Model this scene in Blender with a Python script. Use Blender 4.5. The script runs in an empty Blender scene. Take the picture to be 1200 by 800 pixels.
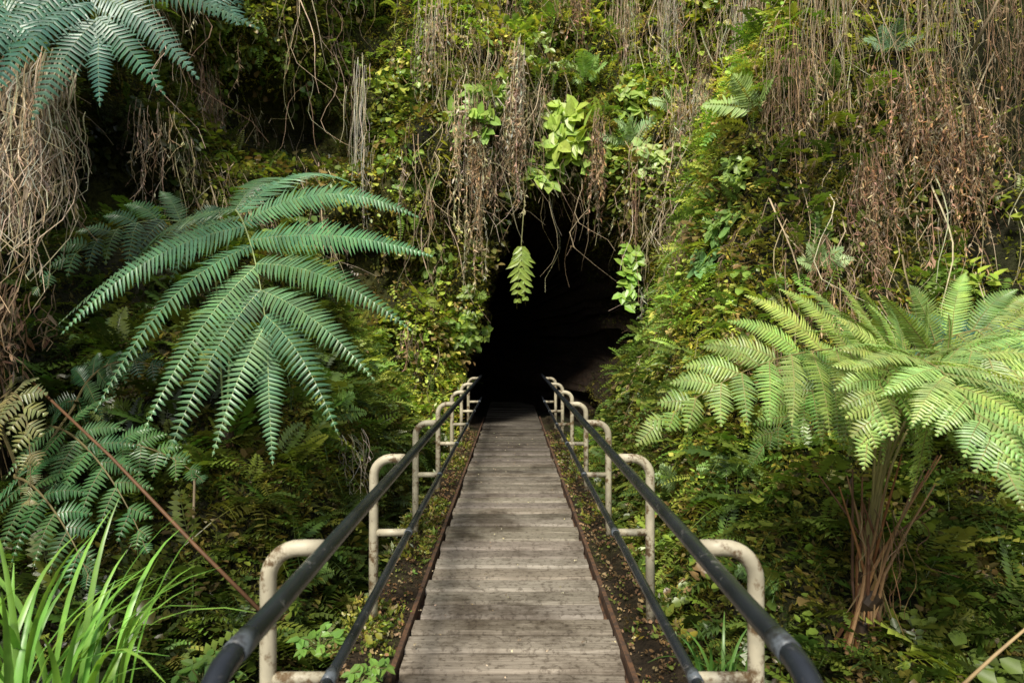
import bpy, math, random
import numpy as np
from mathutils import Vector, noise
from mathutils.bvhtree import BVHTree
random.seed(7); rng = np.random.default_rng(7)
scene = bpy.context.scene; COL = scene.collection
R = math.radians; U = random.uniform
F = 800.0; CZ = 1.6
def at(px, py, d): return Vector(((px-600)/F*d, d, CZ+(400-py)/F*d))
def tag(o, label=None, cat=None, group=None, kind=None):
    if label: o['label'] = label
    if cat: o['category'] = cat
    if group: o['group'] = group
    if kind: o['kind'] = kind
    return o
def wloc(o):
    v = Vector((0, 0, 0))
    while o: v = v+o.location; o = o.parent
    return v
def empty(name, loc, label, cat, group=None):
    o = bpy.data.objects.new(name, None); COL.objects.link(o); o.location = loc
    o.empty_display_size = .1
    return tag(o, label, cat, group)
class MB:
    def __init__(s): s.v = []; s.f = []; s.c = []
    def add(s, vs, fs, col=(1, 1, 1)):
        n = len(s.v); s.v += [tuple(p) for p in vs]; s.f += [tuple(i+n for i in f) for f in fs]
        s.c += [tuple(col)]*len(vs)
    def build(s, name, mat, parent=None, smooth=False, origin=None):
        off = wloc(parent) if parent else (Vector(origin) if origin is not None else Vector((0, 0, 0)))
        me = bpy.data.meshes.new(name)
        me.from_pydata([(p[0]-off.x, p[1]-off.y, p[2]-off.z) for p in s.v], [], s.f)
        a = me.color_attributes.new('tint', 'FLOAT_COLOR', 'POINT')
        a.data.foreach_set('color', np.array([(c[0], c[1], c[2], 1) for c in s.c], dtype=np.float32).ravel())
        if smooth: me.polygons.foreach_set('use_smooth', [True]*len(me.polygons))
        me.materials.append(mat); me.update()
        o = bpy.data.objects.new(name, me); COL.objects.link(o)
        if parent: o.parent = parent
        elif origin is not None: o.location = origin
        return o
class Bulk:
    def __init__(s): s.V = []; s.F = []; s.C = []; s.n = 0
    def inst(s, T, P, X, Y, Z, S, col):
        V, Fq, sh = T; N = len(P)
        if N == 0: return
        M = np.stack([X, Y, Z], axis=2)
        W = np.einsum('nij,kj->nki', M, V)*S[:, None, None]+P[:, None, :]
        Q = Fq[None]+(np.arange(N)*len(V))[:, None, None]+s.n
        C = col[:, None, :]*sh[None, :, None]
        s.V.append(W.reshape(-1, 3)); s.F.append(Q.reshape(-1, 4)); s.C.append(C.reshape(-1, 3)); s.n += N*len(V)
    def build(s, name, mat):
        V = np.concatenate(s.V).astype(np.float32); Fq = np.concatenate(s.F).astype(np.int32); C = np.concatenate(s.C)
        me = bpy.data.meshes.new(name)
        me.vertices.add(len(V)); me.vertices.foreach_set('co', V.ravel())
        me.loops.add(len(Fq)*4); me.loops.foreach_set('vertex_index', Fq.ravel())
        me.polygons.add(len(Fq)); me.polygons.foreach_set('loop_start', np.arange(len(Fq), dtype=np.int32)*4)
        me.update(calc_edges=True)
        a = me.color_attributes.new('tint', 'FLOAT_COLOR', 'POINT')
        a.data.foreach_set('color', np.concatenate([C, np.ones((len(C), 1))], axis=1).astype(np.float32).ravel())
        me.materials.append(mat)
        o = bpy.data.objects.new(name, me); COL.objects.link(o); o['kind'] = 'stuff'
        return o
# ------------------------------------------------------------------ materials
def newmat(name):
    m = bpy.data.materials.new(name); m.use_nodes = True; nt = m.node_tree
    return m, nt, nt.nodes['Principled BSDF'], nt.nodes['Material Output']
def nd(nt, typ, **kw):
    n = nt.nodes.new(typ)
    for k, v in kw.items():
        if k in n.inputs: n.inputs[k].default_value = v
        else: setattr(n, k, v)
    return n
def ramp(nt, fac, stops):
    r = nt.nodes.new('ShaderNodeValToRGB'); nt.links.new(fac, r.inputs[0])
    while len(r.color_ramp.elements) < len(stops): r.color_ramp.elements.new(.5)
    for e, (p, c) in zip(r.color_ramp.elements, stops): e.position = p; e.color = (*c, 1)
    return r.outputs[0]
def mixc(nt, a, b, fac, mode='MIX'):
    m = nt.nodes.new('ShaderNodeMix'); m.data_type = 'RGBA'; m.blend_type = mode
    for s, v in ((6, a), (7, b), (0, fac)):
        if hasattr(v, 'is_linked'): nt.links.new(v, m.inputs[s])
        else: m.inputs[s].default_value = v if s == 0 else (*v, 1)
    return m.outputs[2]
def coords(nt, scale=(1, 1, 1)):
    tc = nt.nodes.new('ShaderNodeTexCoord'); mp = nt.nodes.new('ShaderNodeMapping')
    mp.inputs['Scale'].default_value = scale; nt.links.new(tc.outputs['Object'], mp.inputs[0]); return mp.outputs[0]
def noi(nt, vec, sc, det=5, rough=.6):
    n = nd(nt, 'ShaderNodeTexNoise', Scale=sc, Detail=det, Roughness=rough); nt.links.new(vec, n.inputs['Vector']); return n.outputs[0]
def bump(nt, bs, h, st, dist):
    b = nd(nt, 'ShaderNodeBump', Strength=st, Distance=dist); nt.links.new(h, b.inputs['Height']); nt.links.new(b.outputs[0], bs.inputs['Normal'])
def leafmat(name, rough=.42, trans=.25, spec=.5):
    m, nt, bs, out = newmat(name)
    at_ = nd(nt, 'ShaderNodeAttribute', attribute_name='tint')
    n = noi(nt, coords(nt), 9, 2)
    v = ramp(nt, n, [(.3, (.75, .75, .75)), (.7, (1.2, 1.2, 1.1))])
    c = mixc(nt, at_.outputs['Color'], v, 1.0, 'MULTIPLY')
    nt.links.new(c, bs.inputs['Base Color']); bs.inputs['Roughness'].default_value = rough
    bs.inputs['Specular IOR Level'].default_value = spec
    if trans > 0:
        tr = nd(nt, 'ShaderNodeBsdfTranslucent'); c2 = mixc(nt, c, (1.5, 1.5, .7), 1.0, 'MULTIPLY'); nt.links.new(c2, tr.inputs[0])
        mx = nd(nt, 'ShaderNodeMixShader', Fac=trans)
        nt.links.new(bs.outputs[0], mx.inputs[1]); nt.links.new(tr.outputs[0], mx.inputs[2]); nt.links.new(mx.outputs[0], out.inputs[0])
    return m
M_leaf = leafmat('fern_leaf', .38, .25, .55); M_dull = leafmat('moss_leaf', .7, .2, .25); M_dry = leafmat('dry_leaf', .85, .12, .15)
M_stem = leafmat('stalk', .6, 0, .3)
def rockmat(name, stops, bs_=1.0):
    m, nt, bs, out = newmat(name); v = coords(nt)
    a = noi(nt, v, 1.1, 8, .65); b = noi(nt, v, 11, 6, .7)
    c = ramp(nt, a, stops); c = mixc(nt, c, ramp(nt, b, [(.3, (.4, .4, .4)), (.7, (1.4, 1.4, 1.4))]), 1.0, 'MULTIPLY')
    nt.links.new(c, bs.inputs['Base Color']); bs.inputs['Roughness'].default_value = .85; bs.inputs['Specular IOR Level'].default_value = .25
    bump(nt, bs, b, bs_, .12); return m
M_cliff = rockmat('mossy_rock', [(.3, (.014, .012, .009)), (.45, (.04, .042, .014)), (.58, (.085, .09, .018)), (.75, (.03, .028, .015))])
M_cave = rockmat('cave_rock', [(.3, (.012, .008, .005)), (.5, (.036, .021, .012)), (.7, (.022, .017, .008))])
M_soil = rockmat('soil', [(.3, (.014, .013, .008)), (.5, (.032, .032, .013)), (.65, (.048, .058, .014)), (.8, (.035, .032, .016))])
M_verge = rockmat('litter_soil', [(.3, (.03, .02, .012)), (.5, (.065, .045, .025)), (.65, (.05, .05, .016)), (.8, (.09, .065, .04))])
def woodmat():
    m, nt, bs, out = newmat('weathered_plank')
    at_ = nd(nt, 'ShaderNodeAttribute', attribute_name='tint')
    g = noi(nt, coords(nt, (2.2, 70, 20)), 1.6, 6, .65); v = coords(nt); st = noi(nt, v, 1.4, 6, .65); sp = noi(nt, v, 26, 4, .7)
    c = mixc(nt, at_.outputs['Color'], ramp(nt, g, [(.28, (.45, .42, .38)), (.55, (1, 1, 1)), (.8, (1.35, 1.33, 1.3))]), 1.0, 'MULTIPLY')
    c = mixc(nt, c, ramp(nt, st, [(.38, (.42, .39, .36)), (.52, (1, 1, 1))]), 1.0, 'MULTIPLY')
    c = mixc(nt, c, ramp(nt, sp, [(.37, (.38, .35, .32)), (.49, (1, 1, 1))]), .8, 'MULTIPLY')
    nt.links.new(c, bs.inputs['Base Color']); bs.inputs['Roughness'].default_value = .72; bs.inputs['Specular IOR Level'].default_value = .3
    bump(nt, bs, g, .7, .008); return m
M_wood = woodmat()
def paintmat(name, base, dirt, lo, hi, rough, sc=14):
    m, nt, bs, out = newmat(name); v = coords(nt)
    n = noi(nt, v, sc, 7, .72); f = ramp(nt, n, [(lo, (1, 1, 1)), (hi, (0, 0, 0))])
    k = noi(nt, v, 4, 4); b2 = ramp(nt, k, [(.3, tuple(x*.55 for x in base)), (.65, tuple(x*1.1 for x in base))])
    mx = mixc(nt, b2, dirt, 0.0); mxn = mx.node; nt.links.new(f, mxn.inputs[0])
    nt.links.new(mx, bs.inputs['Base Color']); bs.inputs['Roughness'].default_value = rough
    bump(nt, bs, n, .25, .01); return m
M_cream = paintmat('worn_cream_paint', (.56, .50, .36), (.14, .09, .045), .40, .49, .5)
M_black = paintmat('black_paint', (.022, .026, .033), (.12, .115, .11), .34, .41, .24, 22)
M_grey = paintmat('worn_grey_metal', (.13, .15, .17), (.03, .03, .03), .4, .5, .4)
M_rust = paintmat('rusty_iron', (.065, .04, .028), (.14, .07, .035), .42, .58, .75)
# ------------------------------------------------------------------ geometry helpers
def tube(mb, pts, r, n=8, col=(1, 1, 1), cap=True):
    pts = [Vector(p) for p in pts]; N = len(pts); rr = r if isinstance(r, (list, tuple)) else [r]*N
    ref = None; vs = []
    for i, p in enumerate(pts):
        t = (pts[min(i+1, N-1)]-pts[max(i-1, 0)]).normalized()
        if ref is None: ref = t.orthogonal().normalized()
        ref = (ref-t*ref.dot(t)).normalized(); b = t.cross(ref)
        for k in range(n):
            a = 2*math.pi*k/n; vs.append(p+ref*rr[i]*math.cos(a)+b*rr[i]*math.sin(a))
    fs = [(i*n+k, i*n+(k+1) % n, (i+1)*n+(k+1) % n, (i+1)*n+k) for i in range(N-1) for k in range(n)]
    if cap: fs += [tuple(range(n))[::-1], tuple((N-1)*n+k for k in range(n))]
    mb.add(vs, fs, col)
def box(mb, x0, x1, y0, y1, z0, z1, col=(1, 1, 1)):
    vs = [(x, y, z) for x in (x0, x1) for y in (y0, y1) for z in (z0, z1)]
    mb.add(vs, [(0, 1, 3, 2), (4, 6, 7, 5), (0, 4, 5, 1), (2, 3, 7, 6), (0, 2, 6, 4), (1, 5, 7, 3)], col)
def bez(B, t):
    a, b, c, d = B; s = 1-t; return a*s**3+b*3*s*s*t+c*3*s*t*t+d*t**3
def bezd(B, t):
    a, b, c, d = B; s = 1-t; return (b-a)*3*s*s+(c-b)*6*s*t+(d-c)*3*t*t
def itp(t, tab): return float(np.interp(t, [x[0] for x in tab], [x[1] for x in tab]))
def jit(c, a=.15):
    k = 1+U(-a, a); return (c[0]*k*(1+U(-a, a)*.6), c[1]*k, c[2]*k*(1+U(-a, a)*.6))
G = Vector((0, 0, -1)); UP = Vector((0, 0, 1))
def leaf(mb, q, d, nn, w, wid, col, fold=.25):
    e = nn.cross(d).normalized()*wid; h = nn*wid*fold
    mb.add([q, q+d*w*.22+e+h, q+d*w*.65+e*.8+h, q+d*w, q+d*w*.65-e*.8+h, q+d*w*.22-e+h], [(0, 1, 2, 3), (0, 3, 4, 5)], col)
def pinnule(mb, q, d, td, nn, w, wid, col):
    # narrow straight blade joined along its base to the rib, pointed tapering tip
    e = td*wid; h = nn*wid*.3; m = q+d*(w*.55); tp = q+d*w+td*(w*.06)-nn*(w*.06)
    mb.add([q-e, q+e, m+e*.84-h*.3, tp, m-e*.70-h*.3, q+h, m+h], [(5, 1, 2, 6), (6, 2, 3), (0, 5, 6, 4), (4, 6, 3)], col)
def pinna(lm, sm, P, D, N, ln, pw, col, droop, dens, scol):
    n = max(5, int(ln*dens)); c = jit(col, .25); bow = U(.02, .09); sw = U(-.10, .10); Sd = D.cross(N)
    tw = U(-.28, .28); N = (N+Sd*tw).normalized()
    Q = lambda u: P+D*(ln*u)+N*(bow*ln*math.sin(math.pi*u*.9))+G*(droop*ln*u*u)+Sd*(sw*ln*u*u)
    pts = [Q(k/6) for k in range(7)]
    tube(sm, pts, [.0030*(1-.8*k/6)+.0006 for k in range(7)], 4, scol, False)
    for k in range(n):
        u = (k+.4)/n; q = Q(u); td = (Q(u+.02)-Q(u-.02)).normalized(); nn = (N-td*N.dot(td)).normalized(); ss = td.cross(nn)
        w = pw*(min(1, .5+u*2.2))*max(.07, (1-u**1.8)**.9)
        for s in (-1, 1):
            d = (ss*s*math.cos(.32)+td*math.sin(.32)-nn*U(.0, .20)).normalized()
            pinnule(lm, q, d, td, nn, w*U(.82, 1.1), ln/n*.42, jit(c, .18))
ANG = [(0, -30), (.12, 2), (.3, 24), (.7, 42), (1, 62)]
ANG3 = [(0, 6), (.3, 28), (.7, 44), (1, 62)]
PROF = [(0, .95), (.15, 1), (.4, .82), (.7, .5), (.9, .22), (1, .08)]
ANG2 = [(0, -52), (.13, -16), (.28, 10), (.55, 36), (.8, 53), (1, 68)]
PROF2 = [(0, 1.0), (.2, 1), (.5, .86), (.8, .62), (1, .42)]
def frond2(root, stipe, B, up, L, np_, pw, col, droop=.25, dens=36, scol=(.1, .13, .03), ang=ANG, prof=PROF, r0=.014, mat=None, label=None, tp=1.12, tipl=.14):
    lm = MB(); sm = MB()
    bp = [bez(B, t/16) for t in range(17)]
    sp = [bez(stipe, t/12) for t in range(12)] if stipe else []
    n = len(sp)+len(bp)
    tube(sm, sp+bp, [r0*(1-.85*i/(n-1)) for i in range(n)], 6, scol)
    for i in range(np_):
        t = (i+.1)/np_; t = 1-(1-t)**tp if tp > 1 else t**(2-tp)
        for s in (-1, 1):
            t2 = min(1, max(0, t+U(-.02, .02)+.015*s))
            P = bez(B, t2); T = bezd(B, t2).normalized(); N = (up-T*up.dot(T)).normalized(); S = T.cross(N)
            a = R(itp(t, ang)+U(-7, 7)); ln = L*itp(t, prof)*U(.86, 1.08)
            pinna(lm, sm, P, (S*s*math.cos(a)+T*math.sin(a)).normalized(), N, ln, pw*(.6+.4*itp(t, prof)), col, droop*U(.7, 1.3), dens, scol)
    T = bezd(B, 1).normalized(); pinna(lm, sm, bez(B, .985), T, (up-T*up.dot(T)).normalized(), L*tipl, pw*.6, col, .1, dens*1.1, scol)
    f = lm.build('frond', mat or M_leaf, root)
    if label: f['label'] = label
    sm.build('stalk', M_stem, f)
    return f
def frond1(root, p0, d, up, L, col, droop=.5, n=16, wide=.26, name='frond', fat=.42, fwd=.4):
    mb = MB(); d = d.normalized(); c = jit(col, .12)
    Q = lambda t: p0+d*(L*t)+G*(droop*L*t*t)
    tube(mb, [Q(k/8) for k in range(9)], [.004*(1-.8*k/8)*max(L, .4) for k in range(9)], 4, (c[0]*.9+.02, c[1]*.7, c[2]*.5))
    for k in range(n):
        t = .1+.9*k/n; q = Q(t); td = (Q(t+.02)-Q(t-.02)).normalized(); nn = (up-td*up.dot(td)).normalized(); ss = td.cross(nn)
        w = L*wide*math.sin(math.pi*min(1, .22+.78*t))**.8+.01
        for s in (-1, 1):
            dd = (ss*s*.9+td*fwd*U(.7, 1.3)-nn*U(.0, .35)).normalized(); leaf(mb, q, dd, nn, w*U(.8, 1.15), L/n*fat, jit(c, .1))
    return mb.build(name, M_leaf, root)
# ------------------------------------------------------------------ cliff
CY = 3.0
RECESS = []
def sm(x): x = min(1, max(0, x)); return x*x*(3-2*x)
def Rbase(th, z):
    r = max(5.0, 9.3-4.5*(1-math.cos(th)))
    r -= 1.0*sm((th-.12)/.6)*sm((1.9-th)/.8)
    r += .10*(z-1.5)
    if z < .9: r -= .5*(.9-z)
    r -= .65*math.exp(-((z-5.4)/1.2)**2)*math.exp(-(th/.35)**2)
    for (t0, z0, s, dp) in RECESS: r += dp*math.exp(-(((th-t0)*7)**2+(z-z0)**2)/(s*s))
    return r
def hit_base(px, py):
    d = 2.0
    while d < 16:
        p = at(px, py, d); th = math.atan2(p.x, p.y-CY)
        if math.hypot(p.x, p.y-CY) > Rbase(th, p.z): return p, th
        d += .05
    return p, th
tmp = []
for px, py, s, dp in [(335, 120, 1.15, 2.3), (400, 310, .9, 1.3), (150, 420, 1.0, .6), (240, 620, .9, .5), (440, 20, .5, .5), (130, 210, 1.0, 1.2)]:
    p, th = hit_base(px, py); tmp.append((th, p.z, s, dp))
RECESS = tmp
NT, NZ = 380, 150
ths = np.linspace(R(-118), R(118), NT); vz = np.concatenate([np.linspace(-2.6, 8.8, 132), 8.8+np.cumsum(np.linspace(.2, 3.2, 18))])
CV = np.zeros((NT, NZ, 3))
for i, th in enumerate(ths):
    for j, v in enumerate(vz):
        z = v; r = Rbase(th, min(v, 8.8))
        if v > 8.8: r += (v-8.8)*1.0; z = 8.8+.12*(v-8.8)
        x, y = r*math.sin(th), CY+r*math.cos(th); p = Vector((x, y, z))
        dsp = .55*noise.fractal(p*.55, .9, 2, 3)+.28*noise.fractal(p*1.7+Vector((9, 3, 1)), .8, 2, 4)-.10*abs(noise.noise(p*4.2))
        r += dsp
        CV[i, j] = (r*math.sin(th), CY+r*math.cos(th), z+.15*noise.noise(p*.9+Vector((5, 5, 5))))
mpx = [(534, 470), (542, 430), (558, 380), (568, 335), (583, 285), (600, 250), (640, 228), (690, 236), (730, 285), (760, 335), (778, 385), (768, 420), (750, 455), (738, 478)]
mouth = [((a-600)/F*12.2, CZ+(400-b)/F*12.2) for a, b in mpx]+[(2.1, -1.1), (-1.1, -1.1)]
def inpoly(x, z):
    c = False; n = len(mouth)
    for i in range(n):
        x0, z0 = mouth[i]; x1, z1 = mouth[(i+1) % n]
        if (z0 > z) != (z1 > z) and x < (x1-x0)*(z-z0)/(z1-z0)+x0: c = not c
    return c
keep = np.ones((NT-1, NZ-1), bool); cen = (CV[:-1, :-1]+CV[1:, 1:])/2
for i in range(NT-1):
    for j in range(NZ-1):
        x, y, z = cen[i, j]
        if abs(x) < 3 and -.9 < z < 5 and y > 8 and inpoly(x*12.2/y+.12*noise.noise(Vector((x*3, y, z*3))), CZ+(z-CZ)*12.2/y+.15*noise.noise(Vector((x*3+7, y, z*3)))): keep[i, j] = False
mb = MB(); mb.v = [tuple(p) for p in CV.reshape(-1, 3)]; mb.c = [(1, 1, 1)]*len(mb.v)
faces = [(i*NZ+j, (i+1)*NZ+j, (i+1)*NZ+j+1, i*NZ+j+1) for i in range(NT-1) for j in range(NZ-1) if keep[i, j]]
mb.f = faces
cliff = mb.build('cliff', M_cliff, smooth=True); cliff['kind'] = 'structure'
BV = BVHTree.FromPolygons([Vector(v) for v in mb.v], faces)
# cave tunnel from the hole boundary
edges = {}
for i in range(NT-1):
    for j in range(NZ-1):
        if not keep[i, j]:
            for (a, b, o) in (((i, j), (i+1, j), (i, j-1)), ((i, j+1), (i+1, j+1), (i, j+1)), ((i, j), (i, j+1), (i-1, j)), ((i+1, j), (i+1, j+1), (i+1, j))):
                if keep[o]: edges[(a, b)] = 1
ids = {}
for a, b in edges:
    for q in (a, b): ids.setdefault(q, len(ids))
P0 = [Vector(CV[q]) for q in ids]; mb = MB()
ys = [None, 12.5, 12.9, 13.4, 14, 14.8, 15.8, 17, 18.6, 20.5, 23, 26, 30, 34, 36]; nk = len(ys); CAVE = []
for k, Y in enumerate(ys):
    for p in P0:
        if Y is None: mb.v.append(tuple(p)); continue
        f = (Y-12.2); sc = 1-.04*min(f, 5); ox = -.020*f*f-.12*f
        if k == nk-1: sc = .02
        q = Vector((.25+(p.x-.25)*sc+ox*(1 if p.x > .25 else .45), max(Y, p.y+.1*k), 1.2+(p.z-1.2)*sc*(1-.03*min(f, 8))))
        nz = .25*noise.fractal(Vector((q.x*1.0, q.y*.8, q.z))*1.3, .8, 2, 4)
        q.x += nz*(1 if q.x > .25 else -1); q.z += .2*noise.noise(q*1.3)
        mb.v.append(tuple(q))
n0 = len(P0); mb.c = [(1, 1, 1)]*len(mb.v)
for k in range(nk-1):
    for a, b in edges:
        i, j = ids[a], ids[b]; mb.f.append((k*n0+i, k*n0+j, (k+1)*n0+j, (k+1)*n0+i))
        if k < 5: CAVE.append([mb.v[k*n0+i], mb.v[k*n0+j], mb.v[(k+1)*n0+j], mb.v[(k+1)*n0+i]])
cave = mb.build('cave', M_cave, smooth=True); cave['kind'] = 'structure'
# ------------------------------------------------------------------ ground
def gh(x, y):
    r = abs(x); z = -.75+.65*sm((r-.9)/1.2)+.25*sm((r-2.5)/2.5)
    bank = sm((y-3.3)/3.0); k = 1.0 if x > 0 else .85
    z += bank*k*(1.45*sm((r-.95)/.75)+.5*max(0, min(r-1.6, .7)))
    wr = max(1.65, .21*y)+.22*noise.noise(Vector((y*.8, x*.2, 4)))
    if x > 0: z += sm((y-5.2)/1.6)*(1.9*sm((r-wr)/.75)+1.7*max(0, min(r-wr-.55, 2.6))*(1+.3*noise.noise(Vector((y*1.3, x*.6, 8)))))
    else: z += sm((y-6.8)/1.6)*1.3*sm((r-wr-.1)/.8)
    nr = sm((1.2-y)/1.6); z = z*(1-nr)-.16*nr
    fr = sm((y-9.6)/1.2)*sm((2.4-r)/.5); z = z*(1-fr)-.1*fr
    return z+(.16*noise.noise(Vector((x*.9, y*.9, 2)))+.10*noise.noise(Vector((x*3, y*3, 5)))+bank*.2*noise.noise(Vector((x*1.7, y*1.7, 9))))*sm((r-.8)/.6)*(1-fr*.6)
def axis(a, b, fine, far): return sorted(set([round(v, 3) for v in np.arange(a, b, fine)]+[a-far*s for s in (.02, .06, .15, .35, .65, 1)]+[b+far*s for s in (.02, .06, .15, .35, .65, 1)]))
gx = axis(-7, 7, .09, 120); gy = axis(-3, 14, .11, 120); mb = MB()
mb.v = [(x, y, gh(max(-7, min(7, x)), min(y, 12)) if abs(x) < 7.01 and y < 14.01 else -1.2) for x in gx for y in gy]; mb.c = [(1, 1, 1)]*len(mb.v)
mb.v = [(x, y, (-.1 if y > 11.8 and abs(x) < 2.4 and y < 40 else z)) for x, y, z in mb.v]
ny = len(gy); mb.f = [(i*ny+j, (i+1)*ny+j, (i+1)*ny+j+1, i*ny+j+1) for i in range(len(gx)-1) for j in range(ny-1)]
g = mb.build('ground', M_soil, smooth=True); g['kind'] = 'structure'
BVG = BVHTree.FromPolygons([Vector(v) for v in mb.v], mb.f)
CAM = Vector((0, 0, CZ))
def hit(px, py):
    d = (at(px, py, 1)-CAM).normalized(); r = BV.ray_cast(CAM, d); g_ = BVG.ray_cast(CAM, d)
    if g_[0] is not None and (r[0] is None or g_[3] < r[3]) and g_[0].y < 12: return g_[0], (g_[1] if g_[1].z > 0 else -g_[1])
    if r[0] is None or r[0].y > 13.6:
        p, th = hit_base(px, py); n = Vector((-math.sin(th), -math.cos(th), 0)); return p, n
    n = r[1]
    if n.dot(Vector((0, CY, r[0].z))-r[0]) < 0: n = -n
    return r[0], n
# ------------------------------------------------------------------ footbridge
br = empty('footbridge', (0, 0, 0), 'narrow grey-brown wooden plank footbridge leading straight into the dark cave mouth', 'footbridge')
mb = MB(); y = -.8
while y < 18:
    w = .200+U(-.010, .004); t = U(-.009, .009); k = U(.74, 1.14)*(1-.6*sm((y-6)/6)); hx = .555+U(-.02, .008); c = (.30*k, .262*k*U(.97, 1.02), .212*k*U(.94, 1.04)); sk = U(-.006, .006)  # planks darken toward the cave: its gloom painted into the tint, plus damp
    prof = [(0, -.045), (0, -.018), (.014, 0), (w-.030, 0), (w-.016, -.018), (w-.016, -.045)]
    nx = 14; vs = []
    for i in range(nx+1):
        x = -hx+2*hx*i/nx; wb = .009*noise.noise(Vector((x*5, y*3, 0)))
        for (a, b) in prof: vs.append((x, y+a+sk*x+wb*(1 if a < .1 else -1.4), b+t+.006*noise.noise(Vector((x*2, y*9, 1)))))
    fs = [(i*6+j, i*6+(j+1) % 6, (i+1)*6+(j+1) % 6, (i+1)*6+j) for i in range(nx) for j in range(6)]+[(5, 4, 3, 2, 1, 0), tuple(nx*6+j for j in range(6))]
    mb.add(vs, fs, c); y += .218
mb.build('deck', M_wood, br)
for s in (-1, 1):
    mb = MB(); x0, x1 = sorted((s*.567, s*.592))
    for i in range(38):
        ya, yb = -.8+i*.4, -.8+i*.4+.398; box(mb, x0, x1, ya, yb, -.05, .022+U(-.002, .002))
    mb.build('edge_strip', M_rust, br)
    mb = MB(); x0, x1 = sorted((s*.50, s*.62)); box(mb, x0, x1, -.8, 14.4, -.33, -.064); mb.build('side_beam', M_rust, br)
def vz_(x, y): return .0+.045*noise.noise(Vector((x*4, y*2, 3)))+.02*noise.noise(Vector((x*14, y*14, 1)))+.05*sm((abs(x)-.64)/.14)
for s in (-1, 1):
    mb = MB(); xs = [.596, .64, .68, .72, .76, .80, .84, .88, .93, 1.0]; yy = list(np.arange(-.8, 14.4, .07))
    for yv in yy:
        for k, x in enumerate(xs):
            z = vz_(s*x, yv) if k < 7 else vz_(s*x, yv)-[.06, .22, .6][k-7]
            xx = x+(.03*noise.noise(Vector((yv*2, x, s))) if k > 2 else 0)
            mb.v.append((s*xx, yv, z)); mb.c.append((1, 1, 1))
    n = len(xs); mb.f = [(i*n+j, i*n+j+1, (i+1)*n+j+1, (i+1)*n+j) for i in range(len(yy)-1) for j in range(n-1)]
    o = mb.build('verge', M_verge, smooth=True); o['kind'] = 'structure'
# railings
HX, HZ, LZ, PX = .58, .95, .53, .775
for s, side in ((-1, 'left'), (1, 'right')):
    rl = empty('railing', (s*HX, 1.2, 0), f'black pipe handrail on bent cream posts along the {side} edge of the plank footbridge', 'railing')
    mb = MB()
    arc = [(s*HX, 1.24+.16*(1-math.cos(a))-.0, HZ-.16+.16*math.sin(a)) for a in np.linspace(0, math.pi/2, 8)]
    tube(mb, [(s*HX, 1.24, LZ+.1)]+arc+[(s*HX, yv, HZ+.002*math.sin(yv*3)) for yv in np.linspace(1.7, 13.4, 16)], .0255, 14)
    mb.build('handrail', M_black, rl, True)
    mb = MB(); tube(mb, [(s*HX, yv, LZ+.002*math.sin(yv*2)) for yv in np.linspace(1.0, 13.4, 16)], .0195, 12); mb.build('lower_rail', M_black, rl, True)
    mb = MB(); tube(mb, [(s*HX, 1.42, HZ), (s*HX, 1.50, HZ)], .027, 14); mb.build('collar', M_grey, rl, True)
    for i in range(7):
        yv = 2.17+1.66*i; mb = MB(); rb = .10; tl = U(-.012, .012)
        pts = [(s*(HX+.02), yv, HZ-.005), (s*(PX-rb), yv, HZ-.005)]+[(s*(PX-rb+rb*math.sin(a)), yv, HZ-.005-rb+rb*math.cos(a)) for a in np.linspace(.2, math.pi/2, 8)]+[(s*PX, yv+tl, LZ), (s*(PX+.004), yv+tl, -.25)]
        tube(mb, pts, .026, 14); p = mb.build('post', M_cream, rl, True)
        mb = MB(); tube(mb, [(s*(HX+.015), yv, LZ), (s*(PX-.02), yv+tl, LZ)], .021, 12); mb.build('crossbar', M_cream, p, True)
        mb = MB(); tube(mb, [(s*HX, yv-.03, LZ), (s*HX, yv+.03, LZ)], .0235, 12); mb.build('clamp', M_grey, p, True)
# ------------------------------------------------------------------ scatter samples
def vn(P, f, seed):
    a = np.zeros(len(P)); r = np.random.default_rng(seed)
    for k in range(7):
        d = r.normal(size=3); d /= np.linalg.norm(d); a += np.sin(P@d*f*(.6+.35*k)+r.uniform(0, 6.28))
    return a/7**.5
Q00 = CV[:-1, :-1][keep]; Q10 = CV[1:, :-1][keep]; Q11 = CV[1:, 1:][keep]; Q01 = CV[:-1, 1:][keep]
nrm = np.cross(Q10-Q00, Q01-Q00); area = np.linalg.norm(nrm, axis=1); nrm /= np.maximum(area, 1e-9)[:, None]
flip = ((np.array([0, CY, 0])-Q00)*nrm*[1, 1, 0]).sum(1) < 0; nrm[flip] *= -1
gq = np.array([gh(p[0], min(p[1], 12)) for p in Q00])
okc = (Q00[:, 2] > gq-.15) & (Q00[:, 2] < 8.8) & (Q00[:, 1] > 2.0) & ~((np.abs(Q00[:, 0]) < .95) & (Q00[:, 2] < .5))
def rimd(P): return np.hypot(P[:, 0]-.6, (P[:, 2]-2.0)*.75)+10*(P[:, 1] < 8)
rim = rimd(Q00)
wts = area*okc*(1+.6*(Q00[:, 1] > 8)+1.2*(rim < 2.8)); wts /= wts.sum()
def darkness(P):  # recess factor: thins plants and feeds the shade painted into their tint
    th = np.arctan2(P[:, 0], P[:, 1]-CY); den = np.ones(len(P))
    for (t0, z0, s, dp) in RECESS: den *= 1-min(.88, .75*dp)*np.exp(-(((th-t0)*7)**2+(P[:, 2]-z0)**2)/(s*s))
    return den
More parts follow.
